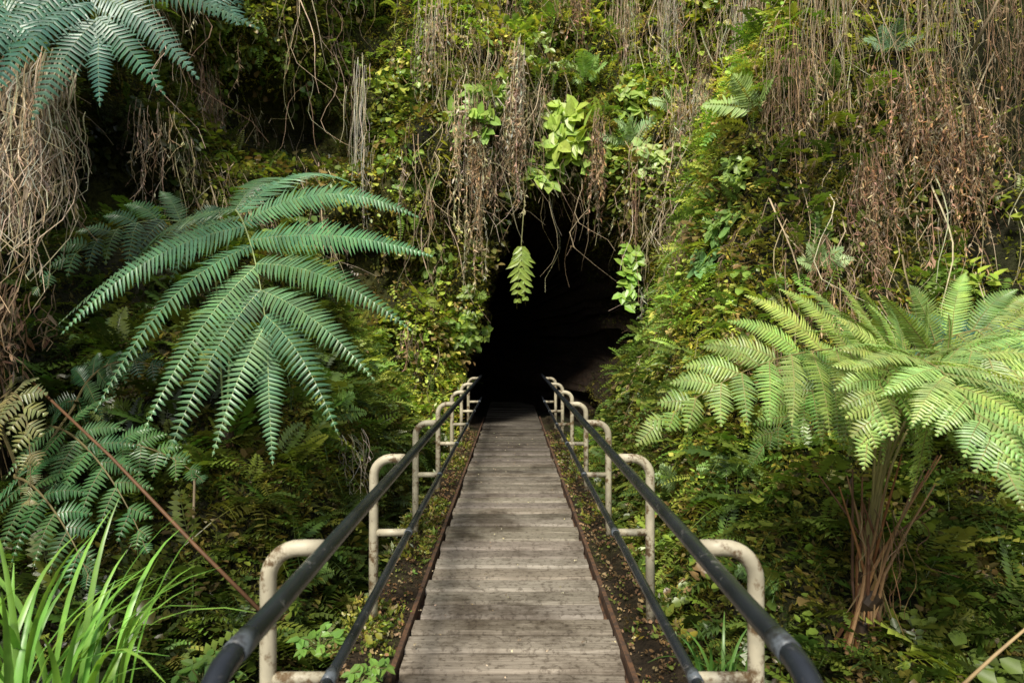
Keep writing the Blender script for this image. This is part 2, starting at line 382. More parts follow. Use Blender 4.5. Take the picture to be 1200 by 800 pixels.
def cliff_pts(n, lo=.2):
    k = rng.choice(len(wts), n, p=wts); a = rng.random((n, 1)); b = rng.random((n, 1))
    P = (Q00[k]*(1-a)+Q10[k]*a)*(1-b)+(Q01[k]*(1-a)+Q11[k]*a)*b
    den = darkness(P)*np.clip(.8+.5*vn(P, 1.6, 5), lo, 1)
    m = rng.random(n) < den
    return P[m], nrm[k][m]
CA = np.array(CAVE); cc = CA.mean(1); cn = np.cross(CA[:, 1]-CA[:, 0], CA[:, 3]-CA[:, 0]); ca_ = np.linalg.norm(cn, axis=1); cn /= np.maximum(ca_, 1e-9)[:, None]
fl = ((np.stack([np.full(len(cc), .2), cc[:, 1], np.full(len(cc), 1.3)], 1)-cc)*cn).sum(1) < 0; cn[fl] *= -1
cw = ca_*(cc[:, 2] > 0); cw /= cw.sum()
def cave_pts(n):
    k = rng.choice(len(cw), n, p=cw); a = rng.random((n, 1)); b = rng.random((n, 1)); Qc = CA[k]
    return (Qc[:, 0]*(1-a)+Qc[:, 1]*a)*(1-b)+(Qc[:, 3]*(1-a)+Qc[:, 2]*a)*b, cn[k]
def ground_pts(n, near=.90):
    n = int(n*3.0)
    P = np.stack([rng.uniform(-6, 6, n), rng.uniform(.3, 12, n)], 1)
    k = rng.random(n) < .5; P[k, 0] = np.sign(P[k, 0])*rng.uniform(.9, 3.8, k.sum())
    r = np.hypot(P[:, 0], P[:, 1]-CY); m = (np.abs(P[:, 0]) > near) & (r < 8.8)
    P = P[m]; z = np.array([gh(a, b) for a, b in P]); e = .06
    zx = np.array([gh(a+e, b) for a, b in P]); zy = np.array([gh(a, b+e) for a, b in P])
    N = np.stack([-(zx-z)/e, -(zy-z)/e, np.ones(len(P))], 1); ln = np.linalg.norm(N, axis=1); N /= ln[:, None]
    m = (rng.random(len(P)) < np.clip(ln/3.2, .4, 1)) & (z < 6.5)
    return np.column_stack([P, z])[m], N[m]
def nrmz(v): return v/np.maximum(np.linalg.norm(v, axis=1), 1e-9)[:, None]
def frames_out(N, lat=.8, upb=.2):
    n = len(N); X = nrmz(N+rng.normal(size=(n, 3))*lat*.6+np.array([0, 0, upb])); Zr = np.tile([0, 0, 1.], (n, 1))+rng.normal(size=(n, 3))*.3
    Y = nrmz(np.cross(Zr, X)); return X, Y, np.cross(X, Y)
def colv(n, pal, j=.2):
    pal = np.array(pal); c = pal[rng.integers(0, len(pal), n)]; return np.clip(c*(1+rng.uniform(-j, j, (n, 1)))*(1+rng.uniform(-j, j, (n, 3))*.4), 0, 1)
def quads(vs, fs, sh=None):
    V = np.array([tuple(v) for v in vs], float); return V, np.array(fs), (np.ones(len(V)) if sh is None else np.array(sh))
def T_fern(n=12, wide=.2, drp=.75):
    vs = []; fs = []; sh = []; Qf = lambda t: np.array([t*.85, .06*math.sin(t*3), .3*t-drp*t*t])
    for k in range(n):
        t = .08+.92*k/n; q = Qf(t); w = wide*math.sin(math.pi*(.2+.78*t))**.8; h = .42/n
        for s in (-1, 1):
            b = len(vs); d = np.array([.35, s*.93, -U(.0, .35)])
            e = np.array([.93, -s*.35, 0])*h
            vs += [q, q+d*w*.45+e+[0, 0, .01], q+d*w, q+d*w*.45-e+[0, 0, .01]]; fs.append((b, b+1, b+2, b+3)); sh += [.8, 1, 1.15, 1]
    for k in range(4):
        b = len(vs); a, c = Qf(k/4), Qf((k+1)/4); vs += [a+[0, .006, 0], c+[0, .004, 0], c-[0, .004, 0], a-[0, .006, 0]]; fs.append((b, b+1, b+2, b+3)); sh += [.6]*4
    return quads(vs, fs, sh)
def T_rosette(n=6):
    Vs = []; Fs = []; Ss = []; o = 0
    for k in range(n):
        V, f, s = T_fern(11, U(.16, .24), U(.5, 1.1)); a = 2*math.pi*k/n+U(-.4, .4); ca, sa = math.cos(a), math.sin(a); V = V*U(.7, 1.1); el = U(.3, .9)
        z = V[:, 2]+V[:, 0]*el; V = np.stack([V[:, 0]*ca-V[:, 1]*sa, V[:, 0]*sa+V[:, 1]*ca, z], 1); Vs.append(V); Fs.append(f+o); Ss.append(s*U(.8, 1.2)); o += len(V)
    return np.concatenate(Vs), np.concatenate(Fs), np.concatenate(Ss)
def T_leaves(n=7, ls=.35, asp=.36):
    vs = []; fs = []; sh = []
    for k in range(n):
        q = np.array([U(0, .5), U(-.5, .5), U(-.5, .4)]); d = np.array([U(.2, 1), U(-1, 1), U(-.9, .4)]); d /= np.linalg.norm(d)
        e = np.cross(d, [.5, .2, .8]); e /= np.linalg.norm(e); nn = np.cross(e, d); l = ls*U(.6, 1.2); w = l*asp; b = len(vs)
        vs += [q, q+d*l*.35+e*w+nn*w*.3, q+d*l*.75+e*w*.7+nn*w*.2, q+d*l, q+d*l*.75-e*w*.7+nn*w*.2, q+d*l*.35-e*w+nn*w*.3]
        fs += [(b, b+1, b+2, b+3), (b, b+3, b+4, b+5)]; x = U(.75, 1.25); sh += [x]*6
    return quads(vs, fs, sh)
def T_moss(n=7):
    vs = []; fs = []; sh = []
    for k in range(n):
        q = np.array([0, U(-.6, .6), U(-.6, .6)]); d = np.array([U(.15, .8), U(-.8, .8), U(-1, .5)]); l = U(.4, 1); e = np.cross(d, [U(-1, 1), U(-1, 1), U(-1, 1)]); e /= max(.01, np.linalg.norm(e)); w = .10*U(.6, 1.5); b = len(vs)
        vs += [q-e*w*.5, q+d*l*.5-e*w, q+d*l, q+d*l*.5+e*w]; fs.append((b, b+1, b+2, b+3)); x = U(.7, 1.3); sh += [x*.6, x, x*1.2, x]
    return quads(vs, fs, sh)
def T_strand(w=.008, wob=.05, leafy=0):
    vs = []; fs = []; sh = []; ph = U(0, 6); pts = []; lx = U(-.18, .18)
    for k in range(9): pts.append(np.array([.10*math.sin(min(1, k/3)*1.57)+wob*math.sin(ph+k*.9)*k/9, wob*1.5*math.sin(ph*2+k*.7)*k/9+lx*k/8, -k/8]))
    for ax in (np.array([0, 1, 0]), np.array([.7, .7, 0])):
        for k in range(8):
            b = len(vs); a = w*(1-.08*k); vs += [pts[k]-ax*a, pts[k+1]-ax*a*.9, pts[k+1]+ax*a*.9, pts[k]+ax*a]; fs.append((b, b+1, b+2, b+3)); sh += [1]*4
    for i in range(leafy):
        t = U(.15, 1)*8; k = min(7, int(t)); q = pts[k]+(pts[k+1]-pts[k])*(t-k); d = np.array([U(-.6, .8), U(-1, 1), U(-1.8, -.2)]); d /= np.linalg.norm(d); l = U(.04, .10)
        e = np.cross(d, [U(-1, 1), U(-1, 1), U(-.3, .3)]); e /= max(.05, np.linalg.norm(e)); w2 = l*U(.06, .13); b = len(vs); m = q+d*l*.5+np.array([U(-.02, .02), U(-.02, .02), 0])
        vs += [q, m+e*w2, q+d*l+[0, 0, -.02], m-e*w2]; fs.append((b, b+1, b+2, b+3)); x = U(.6, 1.35); sh += [x]*4
    return quads(vs, fs, sh)
def scatter(bk, Ts, P, N, smin, smax, pal, lat=.8, upb=.2, off=.0, j=.22, shade=None):
    n = len(P); X, Y, Z = frames_out(N, lat, upb); S = rng.uniform(smin, smax, n); c = colv(n, pal, j); k = rng.integers(0, len(Ts), n)
    if shade is not None: c = np.clip(c*shade[:, None], 0, .75)
    for i, T in enumerate(Ts):
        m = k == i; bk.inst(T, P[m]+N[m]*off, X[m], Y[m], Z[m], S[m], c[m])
def stand(bk, Ts, P, smin, smax, pal, j=.25):
    n = len(P); a = rng.uniform(0, 6.28, n); Z = nrmz(np.tile([0, 0, 1.], (n, 1))+rng.normal(size=(n, 3))*.15); X = nrmz(np.cross(np.stack([np.cos(a), np.sin(a), 0*a], 1), Z)); Y = np.cross(Z, X)
    S = rng.uniform(smin, smax, n); c = colv(n, pal, j); k = rng.integers(0, len(Ts), n)
    for i, T in enumerate(Ts):
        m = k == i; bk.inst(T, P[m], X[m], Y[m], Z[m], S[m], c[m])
def hang(bk, Ts, P, N, smin, smax, pal, off=.08, j=.25, tilt=.12):
    n = len(P); h = N*[1, 1, 0]; X = nrmz(h+rng.normal(size=(n, 3))*[.7, .7, 0]); Z = nrmz(np.tile([0, 0, 1.], (n, 1))+rng.normal(size=(n, 3))*[tilt, tilt, 0]); Y = nrmz(np.cross(Z, X)); X = np.cross(Y, Z)
    S = rng.uniform(smin, smax, n); c = colv(n, pal, j); k = rng.integers(0, len(Ts), n)
    for i, T in enumerate(Ts):
        m = k == i; bk.inst(T, P[m]+N[m]*off, X[m], Y[m], Z[m], S[m], c[m])
G_moss = [(.34, .315, .045), (.23, .26, .038), (.46, .40, .07), (.27, .205, .07), (.13, .17, .03)]
G_fern = [(.27, .39, .065), (.18, .31, .055), (.40, .47, .085), (.14, .22, .05)]
G_leaf = [(.28, .40, .065), (.38, .48, .08), (.15, .23, .045), (.50, .51, .10), (.31, .23, .09)]
BR = [(.46, .37, .25), (.33, .255, .165), (.56, .47, .33), (.22, .165, .11), (.62, .54, .40)]
BR2 = [(.36, .25, .16), (.27, .18, .115), (.45, .33, .22), (.18, .125, .085)]
TF = [T_fern(12, .2, .75), T_fern(14, .16, 1.0), T_fern(10, .25, .55), T_fern(13, .18, 1.3)]
TR = [T_rosette(6), T_rosette(7), T_rosette(5)]
TL = [T_leaves(7), T_leaves(9, .28), T_leaves(6, .42, .42)]; TM = [T_moss(7), T_moss(8), T_moss(6)]
TS = [T_strand(.0045, .05), T_strand(.0035, .09), T_strand(.005, .06), T_strand(.0035, .16), T_strand(.004, .25)]
TD = [T_strand(.004, .05, 34), T_strand(.004, .08, 44), T_strand(.003, .06, 26)]
def light_shade(P): return np.clip(.95+.55*vn(P, 1.1, 8)+.30*np.clip(P[:, 0]*.25+(P[:, 2]-1.8)*.22, -2.0, 1.7), .15, 1.9)*(.25+.75*darkness(P))  # light painted into plant tint: brighter up and right, darker in recesses
def gshade(P): return light_shade(P)*np.clip(.72+.16*(P[:, 2]-.5)+.25*vn(P, 2.1, 55), .3, 1.05)  # ground plants: tint also darkened low on the banks as painted shade
bk = Bulk(); P, N = cliff_pts(85000, .45)
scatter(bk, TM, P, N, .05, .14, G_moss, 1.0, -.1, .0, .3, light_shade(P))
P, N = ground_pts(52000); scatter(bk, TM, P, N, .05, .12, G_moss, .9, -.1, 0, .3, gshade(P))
P, N = cave_pts(9000); m = rng.random(len(P)) < np.clip((14.6-P[:, 1])/2.4, 0, 1); P, N = P[m], N[m]; scatter(bk, TM, P, N, .04, .10, G_moss, 1.0, -.1, .0, .3, np.clip(.5-.18*(P[:, 1]-12), .12, .5))  # moss tint drops with depth, cave shade put into its colour
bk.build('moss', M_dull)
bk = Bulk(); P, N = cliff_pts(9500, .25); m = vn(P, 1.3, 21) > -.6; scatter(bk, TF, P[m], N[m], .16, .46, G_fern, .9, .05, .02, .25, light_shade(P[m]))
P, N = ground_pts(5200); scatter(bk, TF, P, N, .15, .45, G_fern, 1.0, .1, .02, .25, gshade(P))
P, N = ground_pts(1300, 1.15); m = (P[:, 1] > 3.2) & (N[:, 2] > .45); stand(bk, TR, P[m], .25, .6, [tuple(v*.6 for v in c) for c in G_fern], .35)
bk.build('fern_cover', M_leaf)
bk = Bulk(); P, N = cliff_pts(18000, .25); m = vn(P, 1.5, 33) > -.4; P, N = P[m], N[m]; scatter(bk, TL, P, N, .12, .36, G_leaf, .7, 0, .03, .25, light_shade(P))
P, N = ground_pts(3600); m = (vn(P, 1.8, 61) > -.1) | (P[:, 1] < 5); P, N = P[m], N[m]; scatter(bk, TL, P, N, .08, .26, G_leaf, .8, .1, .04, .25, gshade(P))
bk.build('leaf_cover', M_leaf)
bk = Bulk(); P, N = cliff_pts(15000, .3); pr = np.clip((P[:, 2]-1.6)/2.5, .02, 1)*np.clip(.22+1.5*vn(P*[1, 1, .25], 2.0, 41)+.12*P[:, 0], .01, 1)*np.where(rimd(P) < 2.5, .14, 1)
m = rng.random(len(P)) < pr; hang(bk, TS, P[m], N[m], .4, 2.1, BR, .16, .25, .18)
P, N = cliff_pts(5600); pr = np.clip((P[:, 2]-1.4)/3.0, .04, 1)*np.clip(.25+1.2*vn(P*[1, 1, .3], 2.0, 41)+.14*P[:, 0], .02, 1)*np.where(rimd(P) < 2.5, .12, 1)
m = rng.random(len(P)) < pr; hang(bk, TD, P[m], N[m], .4, 1.3, BR+BR2, .14, .25, .18)
P, N = ground_pts(4600); m = (P[:, 2] > 1.6) & (P[:, 1] > 5) & (P[:, 0] > 0) & (vn(P, 1.9, 77) > .0); P, N = P[m], N[m]; hang(bk, TS, P, N, .4, 1.5, BR, .10, .25, .2)
m = vn(P, 1.5, 99) > .25; hang(bk, TD, P[m], N[m], .4, .9, BR2, .12, .25, .25)
bk.build('dry_vine_curtain', M_dry)
bk = Bulk(); TLit = [T_leaves(3, .5, .3), T_leaves(2, .6, .35)]
P = np.stack([rng.choice([-1, 1], 3800)*rng.uniform(.60, .84, 3800), rng.uniform(1, 12, 3800)], 1); P = np.column_stack([P, [vz_(a, b)+.005 for a, b in P]])
scatter(bk, TLit, P, np.tile([0, 0, 1.], (len(P), 1)), .02, .055, [(.26, .15, .075), (.36, .25, .14), (.19, .11, .055), (.15, .18, .04)], .5, .5)
P = np.column_stack([rng.normal(0, .4, 200).clip(-.54, .54), rng.uniform(2.5, 12, 200), np.full(200, .009)])
scatter(bk, TLit[1:], P, np.tile([0, 0, 1.], (len(P), 1)), .012, .03, BR, .1, 2)
P, N = ground_pts(1800); scatter(bk, TLit, P, N, .03, .09, BR, .5, .5, .02, .25, np.full(len(P), .55))
bk.build('leaf_litter', M_dry)
bk = Bulk(); P = np.stack([rng.choice([-1, -1, 1], 2600)*rng.uniform(.63, .92, 2600), rng.uniform(1.2, 12, 2600)], 1); P = np.column_stack([P, [vz_(a, b) for a, b in P]])
m = vn(P, 2.2, 3) > -.3; scatter(bk, TL+TM+TM, P[m], np.tile([0, 0, 1.], (m.sum(), 1)), .05, .10, [tuple(v*.75 for v in c) for c in G_leaf+G_moss], .5, .4)
bk.build('verge_weeds', M_leaf)
# ------------------------------------------------------------------ individual plants
BLUE = (.145, .295, .145); DBLUE = (.085, .205, .135); YEL = (.33, .46, .13); MID = (.12, .25, .11)
def trunk(root, base, top, r0, r1, col=(.035, .022, .013), fib=60):
    mb = MB(); n = 14; pts = [base.lerp(top, k/n)+Vector((.02*math.sin(k*1.3), .02*math.cos(k), 0)) for k in range(n+1)]
    tube(mb, pts, [(r0+(r1-r0)*k/n)*U(.85, 1.12) for k in range(n+1)], 12, col)
    for i in range(fib):
        a = U(0, 6.28); t = U(0, 1); q = base.lerp(top, t); r = (r0+(r1-r0)*t)
        o = Vector((math.cos(a), math.sin(a), 0)); p = q+o*r*.8; k = U(.6, 1.4)
        tube(mb, [p, p+o*.03+UP*-.12*k, p+o*.05+UP*-.3*k+Vector((U(-.04, .04), U(-.04, .04), 0))], [.007, .005, .002], 4, jit(random.choice([(.16, .085, .04), (.08, .045, .025), (.22, .14, .07)]), .3), False)
    return mb.build('trunk', M_stem, root)
def deadstrands(mb, A, tan, out, w, h, n, pal, leafy, r=.0045, vj=.2, lsz=1.0, slant=.12):
    for i in range(n):
        x = max(-1, min(1, random.gauss(0, .40))); v = U(-.4, .6)*vj*h
        a = A+tan*(w*x)+out*U(0, .22)+UP*v; ln = (h+v)*random.choice([U(.3, .7), U(.5, 1.05)])*(1-.45*abs(x)); ph = U(0, 6); am = U(.01, .10)*min(1, h); c = jit(random.choice(pal), .3); sl = U(-slant, slant)
        pts = [a+G*(ln*k/8)+tan*(am*math.sin(ph+k*U(.7, .9))*k/5+(x*w*.15+sl*ln)*k/8)+out*(am*math.cos(ph*1.7+k*.6)*k/5+.05*math.sin(min(1, k/2)*1.57)) for k in range(9)]
        tube(mb, pts, [r*(1-.06*k)*U(.6, 1.3) for k in range(9)], 3, c, False)
        if leafy:
            for j in range(int(ln*leafy)):
                t = U(.1, 1)*8; k = min(7, int(t)); q = pts[k].lerp(pts[k+1], t-k); d = (tan*U(-1, 1)+out*U(-.5, 1)+G*U(.1, 2.0)).normalized(); nn = Vector((U(-1, 1), U(-1, 1), U(-1, 1))).normalized()
                l = U(.03, .12)*lsz; leaf(mb, q, d, nn, l, l*U(.07, .15), jit(c, .35), U(-.6, .6))
# 1 big left tree fern
base = Vector((-2.1, 5.0, gh(-2.1, 5.0))); t1 = empty('tree_fern', base, 'tree fern with broad blue-green fronds drooping left of the footbridge', 'tree fern')
top = base+Vector((0, 0, .12)); trunk(t1, base-Vector((0, 0, .1)), top, .06, .05, fib=60)
B = (at(276, 246, 4.35), at(290, 258, 4.08), at(310, 335, 3.85), at(314, 412, 3.78))
frond2(t1, (top, top+Vector((0, .2, .7)), at(255, 235, 4.75), B[0]), B, Vector((.05, -.9, .42)), 1.12, 7, .185, BLUE, .30, 42, (.36, .44, .2), r0=.009, tp=.82, ang=ANG2, prof=PROF2, tipl=.52)
B = (at(240, 270, 4.9), at(180, 240, 4.75), at(110, 265, 4.6), at(42, 340, 4.5))
frond2(t1, (top, top+Vector((-.1, .1, .5)), at(260, 310, 5), B[0]), B, Vector((0, -.85, .5)), .40, 8, .115, tuple(v*.62 for v in BLUE), .28, 44, (.25, .3, .12), r0=.008, ang=ANG3)
# 2 right tree fern
base = Vector((1.90, 3.7, gh(1.9, 3.7))); t2 = empty('tree_fern', base, 'yellow-green tree fern on fibrous brown stalks right of the footbridge', 'tree fern')
top = at(1030, 590, 3.7); trunk(t2, base, base.lerp(top, .5), .06, .05, fib=90)
RS = (.26, .22, .085)
def rf(B, up, L, n, pw, col, droop=.3, dens=60):
    B = tuple(at(*b) for b in B); c = top+Vector((U(-.06, .06), .05, .25))
    frond2(t2, (base.lerp(top, .4)+Vector((U(-.06, .06), U(-.06, .06), 0)), c, B[0]-(B[1]-B[0])*.6, B[0]), B, Vector(up), L, n, pw, col, droop, dens, RS, r0=.009, tipl=.25, ang=ANG3)
rf([(1065, 425, 3.75), (985, 390, 3.5), (880, 410, 3.25), (768, 500, 3.05)], (-.15, -.85, .5), .60, 12, .118, YEL, .16)
rf([(1045, 430, 3.5), (1080, 400, 3.15), (1125, 435, 2.85), (1180, 555, 2.6)], (.0, -.92, .35), .60, 12, .112, (.36, .51, .16), .15)
rf([(1070, 420, 3.8), (1120, 375, 3.6), (1210, 370, 3.4), (1310, 420, 3.3)], (.1, -.88, .45), .48, 12, .112, YEL, .22)
rf([(1110, 440, 4.2), (1150, 385, 4.3), (1200, 380, 4.3), (1270, 420, 4.2)], (0, -.8, .6), .5, 12, .11, DBLUE, .25)
rf([(1040, 450, 3.9), (1000, 420, 3.9), (950, 440, 3.85), (890, 530, 3.8)], (-.1, -.85, .5), .46, 12, .105, (.23, .37, .095), .22)
rf([(1090, 470, 3.3), (1140, 440, 3.0), (1190, 470, 2.8), (1240, 580, 2.7)], (.1, -.92, .35), .56, 11, .112, (.28, .42, .115), .16)
rf([(1080, 425, 3.6), (1110, 395, 3.3), (1160, 405, 3.1), (1230, 470, 3.0)], (.0, -.92, .35), .48, 11, .112, (.35, .48, .15), .2)
rf([(1060, 430, 3.45), (1045, 408, 3.2), (1030, 430, 3.0), (1015, 525, 2.9)], (.0, -.92, .35), .42, 11, .095, (.34, .47, .14), .16)
mb = MB()
for i in range(18):
    a = base+Vector((U(-.13, .13), U(-.10, .10), .0)); b = at(U(950, 1110), U(520, 600), U(3.5, 3.9)); m_ = base.lerp(top, U(.4, .7))+Vector((U(-.08, .08), U(-.08, .08), 0)); tube(mb, [a, a.lerp(m_, .6)+Vector((U(-.02, .02), 0, 0)), m_, m_.lerp(b, .5)+UP*.02, b], [.011, .010, .009, .007, .004], 6, jit(random.choice([(.22, .105, .045), (.13, .065, .035), (.28, .16, .075), (.17, .08, .035)]), .3))
deadstrands(mb, at(1030, 610, 3.62), Vector((1, 0, 0)), Vector((0, -1, 0)), .16, .7, 14, [(.19, .115, .06), (.12, .07, .04), (.27, .18, .11)], 1, .003)
mb.build('old_stalk_bundle', M_stem, t2)
# 3 tall tree fern at top left
base = Vector((-3.55, 4.6, gh(-3.55, 4.6))); t3 = empty('tree_fern', base, 'tall tree fern with blue-green crown and straw skirt at the upper left', 'tree fern')
top = at(-25, 50, 4.6); trunk(t3, base, top, .10, .09, (.02, .014, .009), 220)
for Bp, up, L in [([(70, -80, 4.1), (95, -55, 3.8), (110, -10, 3.55), (116, 40, 3.45)], (.1, -.85, .5), 1.15), ([(10, -120, 4.0), (0, -60, 3.7), (5, 0, 3.5), (10, 40, 3.4)], (0, -.85, .5), .5), ([(120, -80, 4.6), (190, -110, 4.5), (240, -60, 4.4), (270, 10, 4.3)], (.1, -.6, .8), .38)]:
    Bq = tuple(at(*b) for b in Bp); frond2(t3, (top, top+Vector((0, 0, .4)), Bq[0]-(Bq[1]-Bq[0])*.6, Bq[0]), Bq, Vector(up), L, 6, .165, DBLUE, .2, 40, (.15, .2, .1), ang=ANG2, prof=PROF2, tipl=.38)
mb = MB(); SK = [(.50, .42, .31), (.40, .32, .22), (.62, .54, .41), (.22, .17, .12)]
for cx, cy, ww, hh, nn_ in [(20, 100, .30, 1.35, 170), (75, 85, .20, 1.3, 90), (50, 130, .35, 1.2, 120)]:
    deadstrands(mb, at(cx, cy, 4.1), Vector((1, 0, 0)), Vector((0, -1, 0)), ww, hh, nn_, SK, 1.5, .0038, .12, 1, .05)
mb.build('dead_frond_skirt', M_dry, t3)
mb = MB(); deadstrands(mb, at(5, 350, 4.25), Vector((1, 0, 0)), Vector((0, -1, 0)), .35, .75, 80, [(.13, .09, .055), (.08, .055, .035), (.2, .14, .09)], 10, .004, .25)
mb.build('lower_dead_fronds', M_dry, t3)
# 4 lower-left fern
base = at(30, 640, 4.4); base.z = gh(base.x, base.y); t4 = empty('fern', base, 'dark green fern spreading low at the left below the drooping frond', 'fern')
for Bp, up, L, c in [([(60, 500, 4.4), (90, 500, 4.2), (140, 560, 4.0), (170, 640, 3.9)], (0, -.8, .6), .42, (.085, .19, .07)), ([(70, 540, 4.6), (120, 500, 4.5), (190, 520, 4.4), (235, 560, 4.3)], (0, -.7, .7), .34, (.10, .21, .07)), ([(20, 560, 4.2), (40, 560, 4.0), (80, 610, 3.8), (110, 690, 3.7)], (0, -.8, .6), .36, (.07, .165, .06)), ([(0, 480, 4.2), (20, 430, 4.0), (40, 480, 3.9), (35, 590, 3.8)], (.1, -.8, .5), .22, (.28, .27, .12)), ([(90, 470, 4.9), (110, 420, 4.9), (150, 410, 4.9), (210, 440, 4.8)], (0, -.7, .7), .32, (.05, .12, .05))]:
    Bq = tuple(at(*b) for b in Bp); frond2(t4, (base, base+Vector((0, 0, .5)), Bq[0]-(Bq[1]-Bq[0])*.5, Bq[0]), Bq, Vector(up), L, 8, .105, c, .26, 46, (.16, .13, .06))
# 5 grass clump
def grass(base, n, l0, l1, w, label, spread, col):
    mb = MB()
    for i in range(n):
        a = U(0, 6.28); o = Vector((math.cos(a), math.sin(a), 0)); p = base+o*U(0, spread*.35)+Vector((U(-1, 1), U(-1, 1), 0))*spread*.4; ln = U(l0, l1); bend = U(.2, .85); c = jit(col, .25); sd = o.cross(UP); vs = []
        for k in range(9):
            t = k/8; q = p+UP*(ln*(t-bend*.55*t**3))+o*(ln*bend*t*t); ww = w*(1-t**2.2)*(.5+min(1, t*3)*.5)+.001; vs += [q-sd*ww, q+o*-.3*ww, q+sd*ww]
        fs = []
        for k in range(8): b = k*3; fs += [(b, b+1, b+4, b+3), (b+1, b+2, b+5, b+4)]
        mb.add(vs, fs, c)
    return tag(mb.build('grass_clump', M_leaf, origin=base, smooth=True), label, 'grass')
b = Vector((-1.80, 2.55, .05)); grass(b, 60, .6, 1.05, .015, 'clump of long bright green strap-like blades in the bottom left corner', .6, (.24, .46, .08))
b = Vector((.98, 3.25, -.1)); grass(b, 22, .25, .45, .009, 'small tuft of green blades outside the nearest right post', .2, (.11, .24, .05))
# 6 bare stalks and sticks
def stick(pts, r, col, label, name='bare_stalk', cat='stalk'):
    mb = MB(); pts = [Vector(p) for p in pts]; tube(mb, pts, [r*(1-.4*k/(len(pts)-1)) for k in range(len(pts))], 7, col)
    return tag(mb.build(name, M_stem, origin=pts[0], smooth=True), label, cat)
stick([at(305, 715, 3.6), at(230, 640, 3.7), at(130, 535, 3.9), at(38, 448, 4.1)], .012, (.15, .075, .04), 'long bare reddish brown stalk leaning diagonally at lower left')
stick([at(1120, 810, 2.6), at(1165, 768, 2.6), at(1215, 725, 2.6)], .008, (.42, .30, .16), 'straw-coloured dry stick slanting in the bottom right corner', 'dry_stick', 'stick')
stick([at(1140, 60, 4), at(1160, 20, 3.9), at(1185, -30, 3.8)], .01, (.36, .27, .17), 'pale dry stick poking down at the top right corner', 'dry_stick', 'stick')
stick([at(228, 730, 4.4), at(226, 640, 4.4), at(228, 560, 4.4)], .012, (.2, .15, .1), 'thin upright pale brown stem among the dark lower left ferns', 'thin_stem', 'stem')
stick([at(975, 700, 4.4), at(990, 600, 4.4), at(998, 560, 4.4)], .010, (.08, .05, .03), 'dark thin stem just left of the right tree fern trunk', 'thin_stem', 'stem')
# hanging dead ferns
TAN = [(.52, .42, .29), (.42, .33, .22), (.60, .51, .37), (.30, .23, .145)]; RUS = [(.38, .265, .165), (.29, .19, .12), (.47, .34, .225), (.19, .13, .085)]; GRY = [(.62, .56, .46), (.52, .46, .36), (.38, .33, .25)]
DEAD = [(545, 140, 335, 30, TAN, 26, 34, 'brown dead fern fronds hanging at the left shoulder of the cave mouth'),
 (622, 85, 250, 14, TAN, 38, 28, 'narrow tan column of dead fronds hanging above the cave mouth centre'),
 (712, 155, 292, 16, RUS, 28, 20, 'dark brown shrivelled fronds dangling over the right half of the cave mouth'),
 (738, 10, 190, 26, TAN, 6, 26, 'tan dry strands above the pale fern right of the mouth centre'),
 (788, 140, 300, 20, TAN, 26, 26, 'long tan dead fronds hanging just right of the cave mouth'),
 (812, 225, 322, 14, RUS, 26, 14, 'short rusty dead frond hanging beside the long tan ones right of the mouth'),
 (755, 215, 385, 5, RUS, 0, 5, 'few thin dark root strands hanging at the right rim of the cave'),
 (585, 215, 285, 12, RUS, 18, 8, 'short brown dead fronds at the top left rim of the cave'),
 (427, 110, 300, 16, GRY, 0, 16, 'pale grey root strands hanging right of the big blue-green frond'),
 (450, 190, 330, 10, GRY, 3, 9, 'shorter greyish strands beside the pale grey roots'),
 (222, 90, 215, 55, RUS, 6, 26, 'brown dead fronds under the top left tree fern crown'),
 (180, 150, 270, 36, TAN, 8, 16, 'light brown dead frond tips above the big frond'),
 (662, 0, 95, 55, RUS, 14, 28, 'reddish brown twiggy tangle at the top centre of the bank'),
 (868, 20, 170, 26, GRY, 0, 38, 'pale straw strands hanging highest on the right bank'),
 (905, 10, 210, 32, TAN, 2, 36, 'straw and tan strands right of the pale straw strands'),
 (935, 80, 290, 34, RUS, 4, 36, 'dark brown stringy curtain on the upper right bank'),
 (975, -10, 260, 40, TAN, 1, 40, 'long tan stringy curtain reaching the top edge on the right'),
 (1010, 205, 375, 42, RUS, 34, 36, 'rusty dead fern above the right tree fern'),
 (1062, 110, 310, 58, RUS, 38, 50, 'large dense brown dead fern on the upper right bank'),
 (1110, 150, 325, 54, RUS, 34, 42, 'brown dead fern nearest the right edge above the yellow-green fern'),
 (1085, -10, 220, 54, TAN, 1, 46, 'tan stringy curtain at the top right'),
 (1165, 20, 280, 52, RUS, 3, 44, 'dark stringy dead growth along the top right edge'),
 (840, 110, 250, 24, TAN, 12, 20, 'small tan dead frond right of the pale ferns above the cave'),
 (372, 520, 610, 22, GRY, 3, 10, 'greyish roots hanging low left of the footbridge'),
 (515, 20, 170, 32, TAN, 8, 26, 'tan dead fronds on the upper bank left of the mouth'),
 (490, 390, 470, 14, RUS, 12, 7, 'little brown dead frond low on the left side of the mouth'),
 (905, 420, 520, 18, RUS, 8, 8, 'dark brown dead frond behind the right railing on the bank'),
 (800, 0, 130, 38, GRY, 1, 26, 'greyish fine strands at the top between the tan strands and the right bank')]
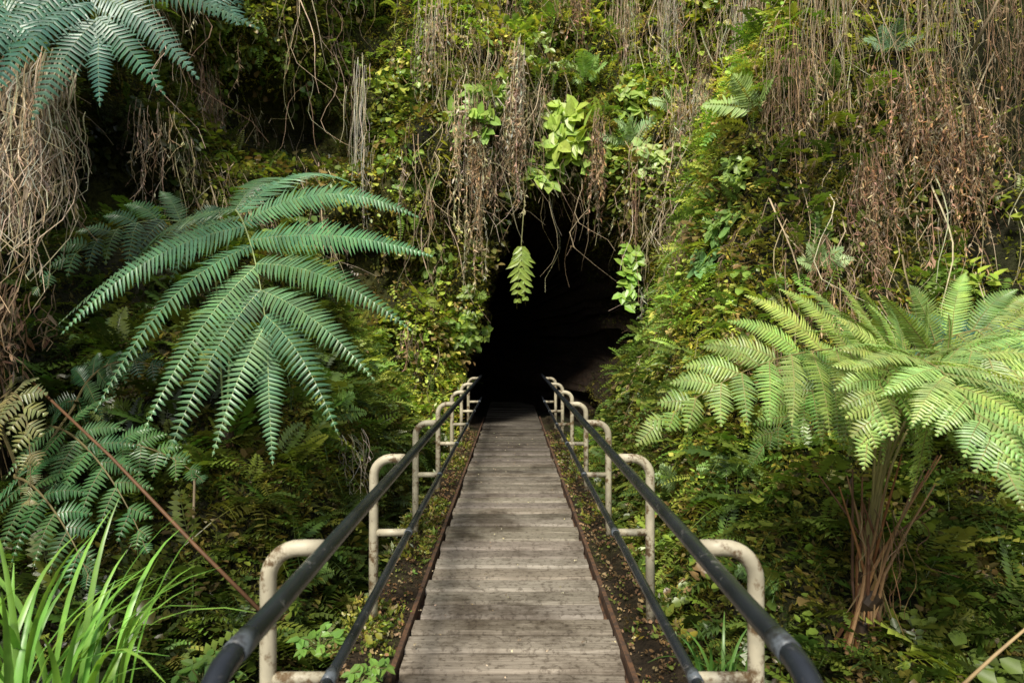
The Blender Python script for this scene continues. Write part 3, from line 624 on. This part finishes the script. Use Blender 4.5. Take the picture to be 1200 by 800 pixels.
for px, y0, y1, w, pal, lf, n, lab in DEAD:
    p, nn = hit(px, y0)
    if y1 > 240 and 560 < px < 770: p = Vector((p.x, min(p.y, 12.0), p.z))
    d = p.y; out = Vector((nn.x, nn.y, 0)); out = out.normalized() if out.length > .1 else Vector((0, -1, 0)); tan = out.cross(UP).normalized()
    mb = MB(); deadstrands(mb, p+out*.2, tan, out, w/F*d, (y1-y0)/F*d, int(n*2.0), pal, lf, .0038*max(.7, d/10), .35, .85*max(.6, d/11), .12 if px > 830 else .08)
    tag(mb.build('hanging_roots' if lf < 7 else 'dead_fern', M_dry, origin=p), lab, 'hanging roots' if lf < 7 else 'dead fern')
# small ferns on the bank
LIME = (.30, .42, .09); PALE = (.42, .56, .28)
SF = [(611, 285, 40, 2, LIME, 1.2, 'bright lime fern dangling into the top of the dark cave mouth'),
 (800, 572, 42, 5, PALE, .4, 'pale green fern beside the second post of the right railing'),
 (958, 318, 42, 5, PALE, .4, 'pale green fern alone on the bank above the right tree fern'),
 (745, 172, 54, 6, PALE, .6, 'pale fern among dead strands above the right of the cave mouth'),
 (795, 132, 54, 6, PALE, .6, 'pale fern right of the others high above the cave'),
 (688, 97, 50, 6, (.34, .52, .15), .5, 'green fern in the upper bank above the cave centre'),
 (888, 135, 62, 3, (.32, .46, .15), .4, 'arching green fern between straw strands on the right bank'),
 (378, 492, 56, 5, (.20, .34, .08), .4, 'green fern just below the right side of the big drooping frond'),
 (345, 690, 52, 5, (.25, .40, .09), .4, 'light green fern behind the nearest left post'),
 (140, 446, 38, 5, (.15, .29, .08), .4, 'small fern left of the big drooping frond near the dark bank'),
 (522, 365, 38, 5, (.32, .39, .09), .7, 'yellowish green fern at the left edge of the cave mouth'),
 (492, 300, 44, 5, (.21, .35, .08), .6, 'green fern on the bank left of the cave below the dead fronds'),
 (1045, 64, 40, 4, (.20, .33, .18), .4, 'small bluish fern near the top of the right bank'),
 (865, 560, 44, 5, (.20, .32, .08), .5, 'fern low on the bank left of the right fern trunk'),
 (900, 690, 48, 5, (.17, .28, .08), .5, 'fern near the bottom right behind the railing'),
 (830, 470, 40, 5, (.17, .28, .07), .5, 'fern on the right bank at handrail height'),
 (495, 225, 44, 5, (.26, .40, .09), .6, 'fern beside the brown dead fronds left of the cave'),
 (560, 350, 30, 4, (.26, .38, .09), .8, 'small fern on the left rim of the cave mouth'),
 (430, 560, 44, 5, (.16, .27, .07), .5, 'fern on the bank beyond the second left post'),
 (160, 500, 50, 5, (.22, .31, .07), .5, 'yellow-green fern between the lower left fern and the big frond'),
 (575, 120, 40, 5, (.30, .43, .10), .6, 'fern at the top left above the cave beside tan dead fronds')]
for px, py, sz, n, c, dr, lab in SF:
    p, nn = hit(px, py)
    if 560 < px < 770 and 230 < py < 420: p = Vector(((px-600)/F*11.6, 11.6, CZ+(400-py)/F*11.6)); nn = Vector((0, -1, 0))
    L = sz/F*p.y*1.15; p = p+nn*.05; r = empty('small_fern', p, lab, 'fern'); out = Vector((nn.x, nn.y, .1)).normalized(); tan = out.cross(UP).normalized()
    if dr > 1:
        q, _ = hit(px+6, 205); mb = MB(); tube(mb, [q+Vector((0, .05, 0)), q.lerp(p, .4)+Vector((0, -.08, .05)), p, p+G*.05], [.012, .01, .008, .006], 5, (.2, .2, .07)); mb.build('stem', M_stem, r)
    for k in range(n):
        a = -1.1+2.2*(k+.5)/n+U(-.2, .2); d = out*U(.25, .6)+tan*math.sin(a)+UP*(math.cos(a)*.8-.1); d.normalize()
        if dr > 1: d = (out*U(.0, .15)+tan*math.sin(a)*.2+G*U(.5, .8)).normalized()
        frond1(r, p, d, (out+UP*.4).normalized(), L*U(.75, 1.0), c, dr*.7, 9 if dr > 1 else 17, .40 if dr > 1 else .24, fat=.55 if dr > 1 else .42, fwd=.8 if dr > 1 else .4)
# leafy plants
LP = [(660, 165, 62, (.42, .56, .11), 38, .16, None, 'large bright green leafy plant above the cave mouth centre'),
 (705, 185, 40, (.38, .51, .12), 18, .14, None, 'bright leafy plant beside the largest one, towards the pale ferns'),
 (635, 205, 34, (.34, .48, .10), 14, .14, None, 'bright leafy plant hanging lowest above the cave mouth centre'),
 (760, 190, 34, (.40, .52, .18), 14, .13, None, 'pale leafy plant just below the pale ferns above the cave'),
 (555, 140, 50, (.34, .51, .11), 26, .13, None, 'bright leafy plant above the left shoulder of the cave'),
 (572, 182, 34, (.42, .53, .09), 14, .12, None, 'small leafy plant between dead fronds left of the cave top'),
 (595, 112, 38, (.36, .50, .12), 16, .11, None, 'yellow-green leafy plant between the left shoulder plant and the tan column'),
 (735, 118, 40, (.36, .48, .12), 18, .11, None, 'leafy plant between the upper green fern and the pale ferns'),
 (810, 180, 38, (.34, .46, .12), 16, .10, None, 'yellow-green leafy plant below the rightmost pale fern above the cave'),
 (545, 385, 44, (.24, .36, .07), 34, .07, None, 'small-leaved creeper on the left rim halfway up the cave mouth'),
 (520, 320, 40, (.24, .36, .08), 26, .08, None, 'small-leaved creeper left of the upper cave mouth'),
 (850, 266, 32, (.25, .41, .11), 14, .07, None, 'leafy sprig on the bank right of the cave, upper of two'),
 (832, 302, 32, (.23, .41, .15), 14, .07, None, 'leafy sprig on the bank right of the cave, lower of two'),
 (480, 95, 70, (.24, .35, .09), 26, .05, None, 'twiggy leafy plant at the upper left of the bank'),
 (865, 205, 36, (.30, .43, .09), 16, .06, None, 'leafy plant below the pale straw strands on the right bank'),
 (640, 60, 44, (.31, .40, .09), 18, .07, None, 'leafy plant under the twiggy tangle at top centre'),
 (528, 420, 34, (.17, .28, .06), 20, .05, None, 'dark leafy plant low on the left rim of the cave'),
 (432, 778, 36, (.17, .31, .06), 18, .035, 3.1, 'leafy weed on the left verge nearest the camera'),
 (480, 672, 30, (.16, .29, .055), 18, .03, 4.6, 'leafy weed on the left verge by the second post'),
 (375, 742, 40, (.18, .33, .06), 20, .04, 3.5, 'leafy weed outside the left railing near its first post'),
 (240, 780, 60, (.13, .25, .05), 26, .04, 3.3, 'leafy ground plant right of the long strap-like blades')]
def leafy(p, nn, Rr, c, n, ls, big, lab, stretch=0):
    r = empty('leafy_plant', p, lab, 'plant'); sm_ = MB(); lm = MB(); out = (nn+Vector((0, -.2, .1))).normalized()
    t1_ = out.orthogonal().normalized(); t2_ = out.cross(t1_)
    for k in range(n):
        a = U(0, 6.28); rr = math.sqrt(U(0, 1)); q = p+t1_*(math.cos(a)*rr*Rr)+t2_*(math.sin(a)*rr*Rr)+out*(Rr*U(.3, .9)*(1-.4*rr))+G*(stretch*k/n)
        tube(sm_, [p+G*(stretch*max(0, k-2)/n), (p+G*(stretch*max(0, k-1)/n)).lerp(q, .55)+out*.03, q], [.004, .003, .002], 4, (.12, .12, .04), False)
        l = ls*U(.8, 1.5)*big
        for j in range(3):
            d = (t1_*U(-1, 1)+t2_*U(-1, 1)+G*U(.1, .8)+out*.2).normalized(); nr = (out+UP*.6+Vector((U(-.4, .4), U(-.4, .4), 0))).normalized(); nr = (nr-d*nr.dot(d)).normalized(); leaf(lm, q, d, nr, l, l*.3, jit(c, .2), .2)
    lm.build('foliage', M_leaf, r); sm_.build('stem', M_stem, r)
for px, py, sz, c, n, ls, dep, lab in LP:
    if dep: p = at(px, py+sz*.5, dep); nn = Vector((0, -.3, 1)).normalized()
    else: p, nn = hit(px, py)
    leafy(p, nn, sz/F*p.y*.62, c, n, ls, 1.3 if dep else 1.6, lab)
leafy(at(738, 288, 11.5), Vector((0, -1, .2)).normalized(), .17, (.32, .52, .09), 26, .10, 1.5, 'bright green leafy vine trailing down the right rim of the cave mouth', 1.1)
# ------------------------------------------------------------------ light, world, camera
el, rot = R(50), R(197)
sv = Vector((math.sin(rot)*math.cos(el), math.cos(rot)*math.cos(el), math.sin(el)))
sl = bpy.data.lights.new('sun', 'SUN'); sl.energy = 5.0; sl.angle = R(11); sl.color = (1, .94, .81)
so = bpy.data.objects.new('sun', sl); COL.objects.link(so); so.rotation_euler = sv.to_track_quat('Z', 'Y').to_euler()
w = bpy.data.worlds.new('World'); scene.world = w; w.use_nodes = True; nt = w.node_tree
sky = nt.nodes.new('ShaderNodeTexSky'); sky.sky_type = 'NISHITA'; sky.sun_disc = False; sky.sun_elevation = el; sky.sun_rotation = rot
hs = nt.nodes.new('ShaderNodeHueSaturation'); hs.inputs['Saturation'].default_value = .4
nt.links.new(sky.outputs[0], hs.inputs['Color']); nt.links.new(hs.outputs[0], nt.nodes['Background'].inputs[0]); nt.nodes['Background'].inputs[1].default_value = .15
cd = bpy.data.cameras.new('camera'); cd.lens = 24; cd.sensor_width = 36; cd.clip_end = 500; cd.clip_start = .05
cd.dof.use_dof = True; cd.dof.focus_distance = 6.5; cd.dof.aperture_fstop = 3.5
co = bpy.data.objects.new('camera', cd); COL.objects.link(co); co.location = (0, 0, CZ); co.rotation_euler = (R(90), 0, 0); scene.camera = co
scene.view_settings.view_transform = 'Standard'; scene.view_settings.look = 'None'; scene.view_settings.exposure = 0
